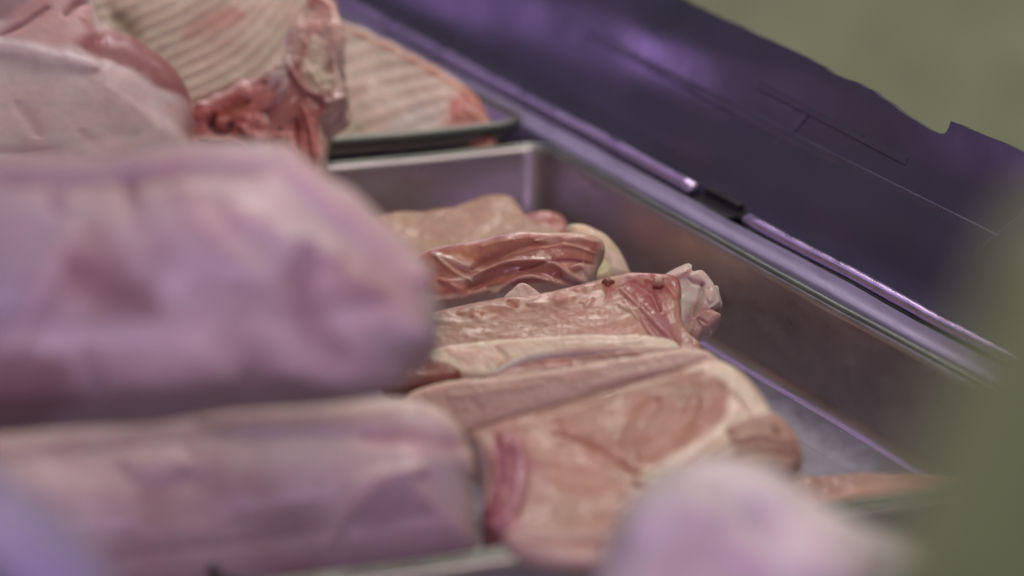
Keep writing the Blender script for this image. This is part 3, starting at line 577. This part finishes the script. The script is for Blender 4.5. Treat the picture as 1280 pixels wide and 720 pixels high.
piece('backbone', ribs, [(236, 140), (262, 128), (300, 112), (325, 100), (342, 86), (354, 64), (364, 36), (374, 10), (390, -6), (414, 4), (424, 22), (427, 50), (425, 80), (428, 108), (426, 130), (414, 142), (404, 150), (404, 175), (402, 205), (385, 235), (320, 240), (240, 225)],
      [(300, 180), (370, 150), (402, 60)], (330, 200), .058, 55, turn=-6, thick=.03, rnd=.004, mat=M_WET, base=(.46, .16, .15), side=(.5, .24, .2), lump=.0024, lscale=80, seed=19, n=360, m=90, floor=.012, fine=.0007, var=.2,
      band=[(.0025, (.70, .48, .44))], zones=[([(330, 96), (345, 62), (362, 28), (372, 0), (386, 2), (382, 50), (366, 84)], 5, (.74, .56, .50), .85), ([(378, 50), (386, 10), (412, 2), (426, 25), (425, 60), (415, 90), (395, 80)], 6, (.66, .43, .38), .8), ([(382, 60), (398, 50), (412, 100), (400, 112), (380, 100)], 6, (.80, .70, .54), .8)],
      strokes=[([(262, 150), (285, 140), (310, 128)], 7, (.50, .20, .12), .8, -.003), ([(268, 140), (262, 155), (280, 165), (290, 150)], 4, (.20, .08, .09), .8, -.003), ([(270, 148), (285, 150)], 6, (.58, .30, .28), .7, .003), ([(335, 110), (350, 96), (356, 110), (345, 120)], 5, (.60, .42, .46), .7, .001), ([(363, 142)], 5, (.03, .02, .02), .95, -.002, .1),
               ([(310, 108), (330, 104)], 6, (.26, .12, .14), .7, -.001), ([(245, 132), (300, 112), (350, 84)], 3.5, (.68, .44, .42), .8, .002), ([(405, 112), (410, 130), (426, 120)], 5, (.74, .50, .44), .85, .003), ([(414, 76), (408, 92)], 6, (.46, .20, .15), .8, -.002), ([(412, 100), (416, 112)], 6, (.42, .26, .16), .7, -.001), ([(360, 80), (380, 110), (404, 124)], 4, (.70, .44, .42), .6, .002),
               ([(300, 160), (320, 175), (350, 170)], 8, (.54, .22, .20), .6, .003), ([(330, 140), (350, 160)], 6, (.28, .06, .06), .7, -.003), ([(380, 140), (392, 170), (396, 205)], 7, (.50, .18, .17), .6, .003), ([(250, 175), (290, 180), (310, 190)], 6, (.66, .42, .42), .6, .002), ([(370, 150), (372, 190)], 5, (.32, .08, .09), .6, -.003), ([(390, 92), (398, 105)], 3, (.80, .70, .54), .6, .001)])
st = []
for i in range(16):
    k = i / 2.0; dx, dy = -6 * k, -21.0 * k; q = math.sin(i * 1.9) * 1.5; rid = i % 2 == 0
    pts = [(396 + dx * .3, 222 + dy), (450 + dx, 200 + dy + q), (510 + dx, 172 + dy * .92), (560 + dx * .6, 148 + dy * .72)]
    st.append((pts, 9 if rid else 5, (.76, .67, .57) if rid else (.60, .45, .39), .35 if rid else .38, .0005 if rid else -.0005, .3))
r2 = thing('rib_rack', on_z(500, 200, .0), 'smaller rib rack with a reddish right end, leaning by the rear tray corner', 'rib rack', 'rib racks in the rear tray')
piece('rib_face', r2, [(392, 60), (405, 34), (430, 30), (460, 42), (500, 62), (540, 84), (572, 102), (594, 120), (608, 142), (618, 168), (620, 188), (600, 205), (500, 222), (395, 230), (380, 150)],
      [(440, 110), (560, 150)], (500, 185), .042, 40, turn=-8, thick=.016, rnd=.005, mat=M_FAT, base=(.70, .56, .48), side=(.60, .34, .26), lump=.001, seed=21, n=300, m=90, floor=.012,
      zones=[([(530, 185), (552, 160), (562, 135), (575, 108), (600, 120), (625, 180), (610, 200)], 8, (.54, .20, .16), .95), ([(395, 150), (440, 145), (470, 175), (460, 200), (395, 210)], 10, (.56, .52, .30), .7), ([(490, 150), (530, 130), (556, 140), (540, 165), (500, 175)], 9, (.60, .58, .58), .6)],
      strokes=st + [([(432, 34), (500, 66), (560, 100), (596, 130)], 5, (.60, .30, .20), .8, .0006), ([(566, 152), (590, 150)], 4, (.30, .14, .16), .6, -.001), ([(575, 170), (600, 166)], 4, (.36, .10, .10), .6, -.0008), ([(540, 170), (520, 182)], 6, (.74, .54, .46), .5, 0), ([(580, 135), (604, 150)], 4, (.62, .34, .28), .6, .0008)])

# ---- nearest pale lump at the bottom
nb = thing('pork_joint', on_z(950, 900, 0), 'rounded pale pink pork lump, heavily blurred, before the front tray rim', 'pork joint', None)
piece('flesh', nb, [(745, 800), (760, 735), (768, 695), (782, 660), (812, 626), (846, 606), (880, 596), (926, 594), (972, 600), (1008, 620), (1048, 646), (1100, 672), (1165, 700), (1230, 760), (1170, 860), (960, 900), (780, 880)],
      [(870, 720), (1040, 780)], (930, 700), .112, 40, thick=.095, rnd=.030, base=(.76, .69, .65), side=(.68, .60, .56), lump=.0045, lscale=18, seed=22, dome=.002, **joint_col(),
      zones=[([(820, 720), (860, 670), (930, 680), (960, 760), (840, 780)], 18, (.58, .40, .40), .5)],
      strokes=[([(830, 640), (800, 680)], 22, (.80, .74, .74), .5, .004), ([(1010, 650), (1080, 700)], 20, (.70, .62, .58), .5, .003), ([(930, 640), (980, 680)], 14, (.60, .46, .46), .5, -.004), ([(900, 595), (960, 610), (980, 628)], 14, (.86, .82, .78), .8, .001), ([(800, 690), (840, 650), (900, 650)], 24, (.72, .62, .68), .5, .002), ([(900, 680), (940, 710), (960, 740)], 12, (.62, .44, .54), .6, .001)])  # palest stroke paints a highlight along the top

# ---------------------------------------------------------------- camera
cam = bpy.data.cameras.new('camera'); co = bpy.data.objects.new('camera', cam); col.objects.link(co)
co.location = Vector(CAM); co.rotation_euler = (math.pi / 2 - PITCH, 0, 0)
cam.sensor_width = 36; cam.lens = f / 1280 * 36; cam.clip_start = .05; cam.clip_end = 50
cam.dof.use_dof = True; foc = on_z(800, 365, .047); cam.dof.focus_distance = float((foc - CAM) @ F); cam.dof.aperture_fstop = 5.2; cam.dof.aperture_blades = 9
S.camera = co

# ---------------------------------------------------------------- light
def area(name, loc, target, sx, sy, power, color):
    l = bpy.data.lights.new(name, 'AREA'); l.shape = 'RECTANGLE'; l.size = sx; l.size_y = sy; l.energy = power; l.color = color
    o = bpy.data.objects.new(name, l); col.objects.link(o); o.location = Vector(loc)
    o.rotation_euler = (Vector(target) - Vector(loc)).to_track_quat('-Z', 'Y').to_euler(); return o
area('ceiling_tube', W(.45, .25, 1.0), W(.0, .0, 0), .12, 1.0, 4.0, (1.0, .92, .86))
area('front_lamp', W(-.35, .15, 1.1), W(-.15, -.03, 0), .5, .4, 3.3, (1.0, .87, .76))
area('meat_lamp', W(-1.05, -.50, .34), W(-.42, -.26, .08), .35, .15, 1.25, (.80, .54, 1.0))
area('case_tube', W(1.2, .05, .52), W(1.2, .0501, 0), .035, 2.2, .9, (.60, .34, 1.0)).rotation_euler = (0, 0, az)
area('panel_glow_light', W(1.9, -.80, .08), W(1.9, .10, .08), 2.2, .14, 5.2, (.62, .34, 1.0))  # added lamp, out of view, giving the panel a purple glow to reflect
area('room_lamp', (1.2, .9, 1.3), (1.0, 1.9, .3), .8, .8, 9, (1, .97, .8))
wd = bpy.data.worlds.new('World'); S.world = wd; wd.use_nodes = True
bg = wd.node_tree.nodes['Background']; bg.inputs[0].default_value = (.45, .425, .39, 1); bg.inputs[1].default_value = .47
S.render.engine = 'CYCLES'
S.view_settings.view_transform = 'Standard'; S.view_settings.look = 'None'; S.view_settings.exposure = 0; S.view_settings.gamma = 1
S.render.resolution_x = 1024; S.render.resolution_y = 576
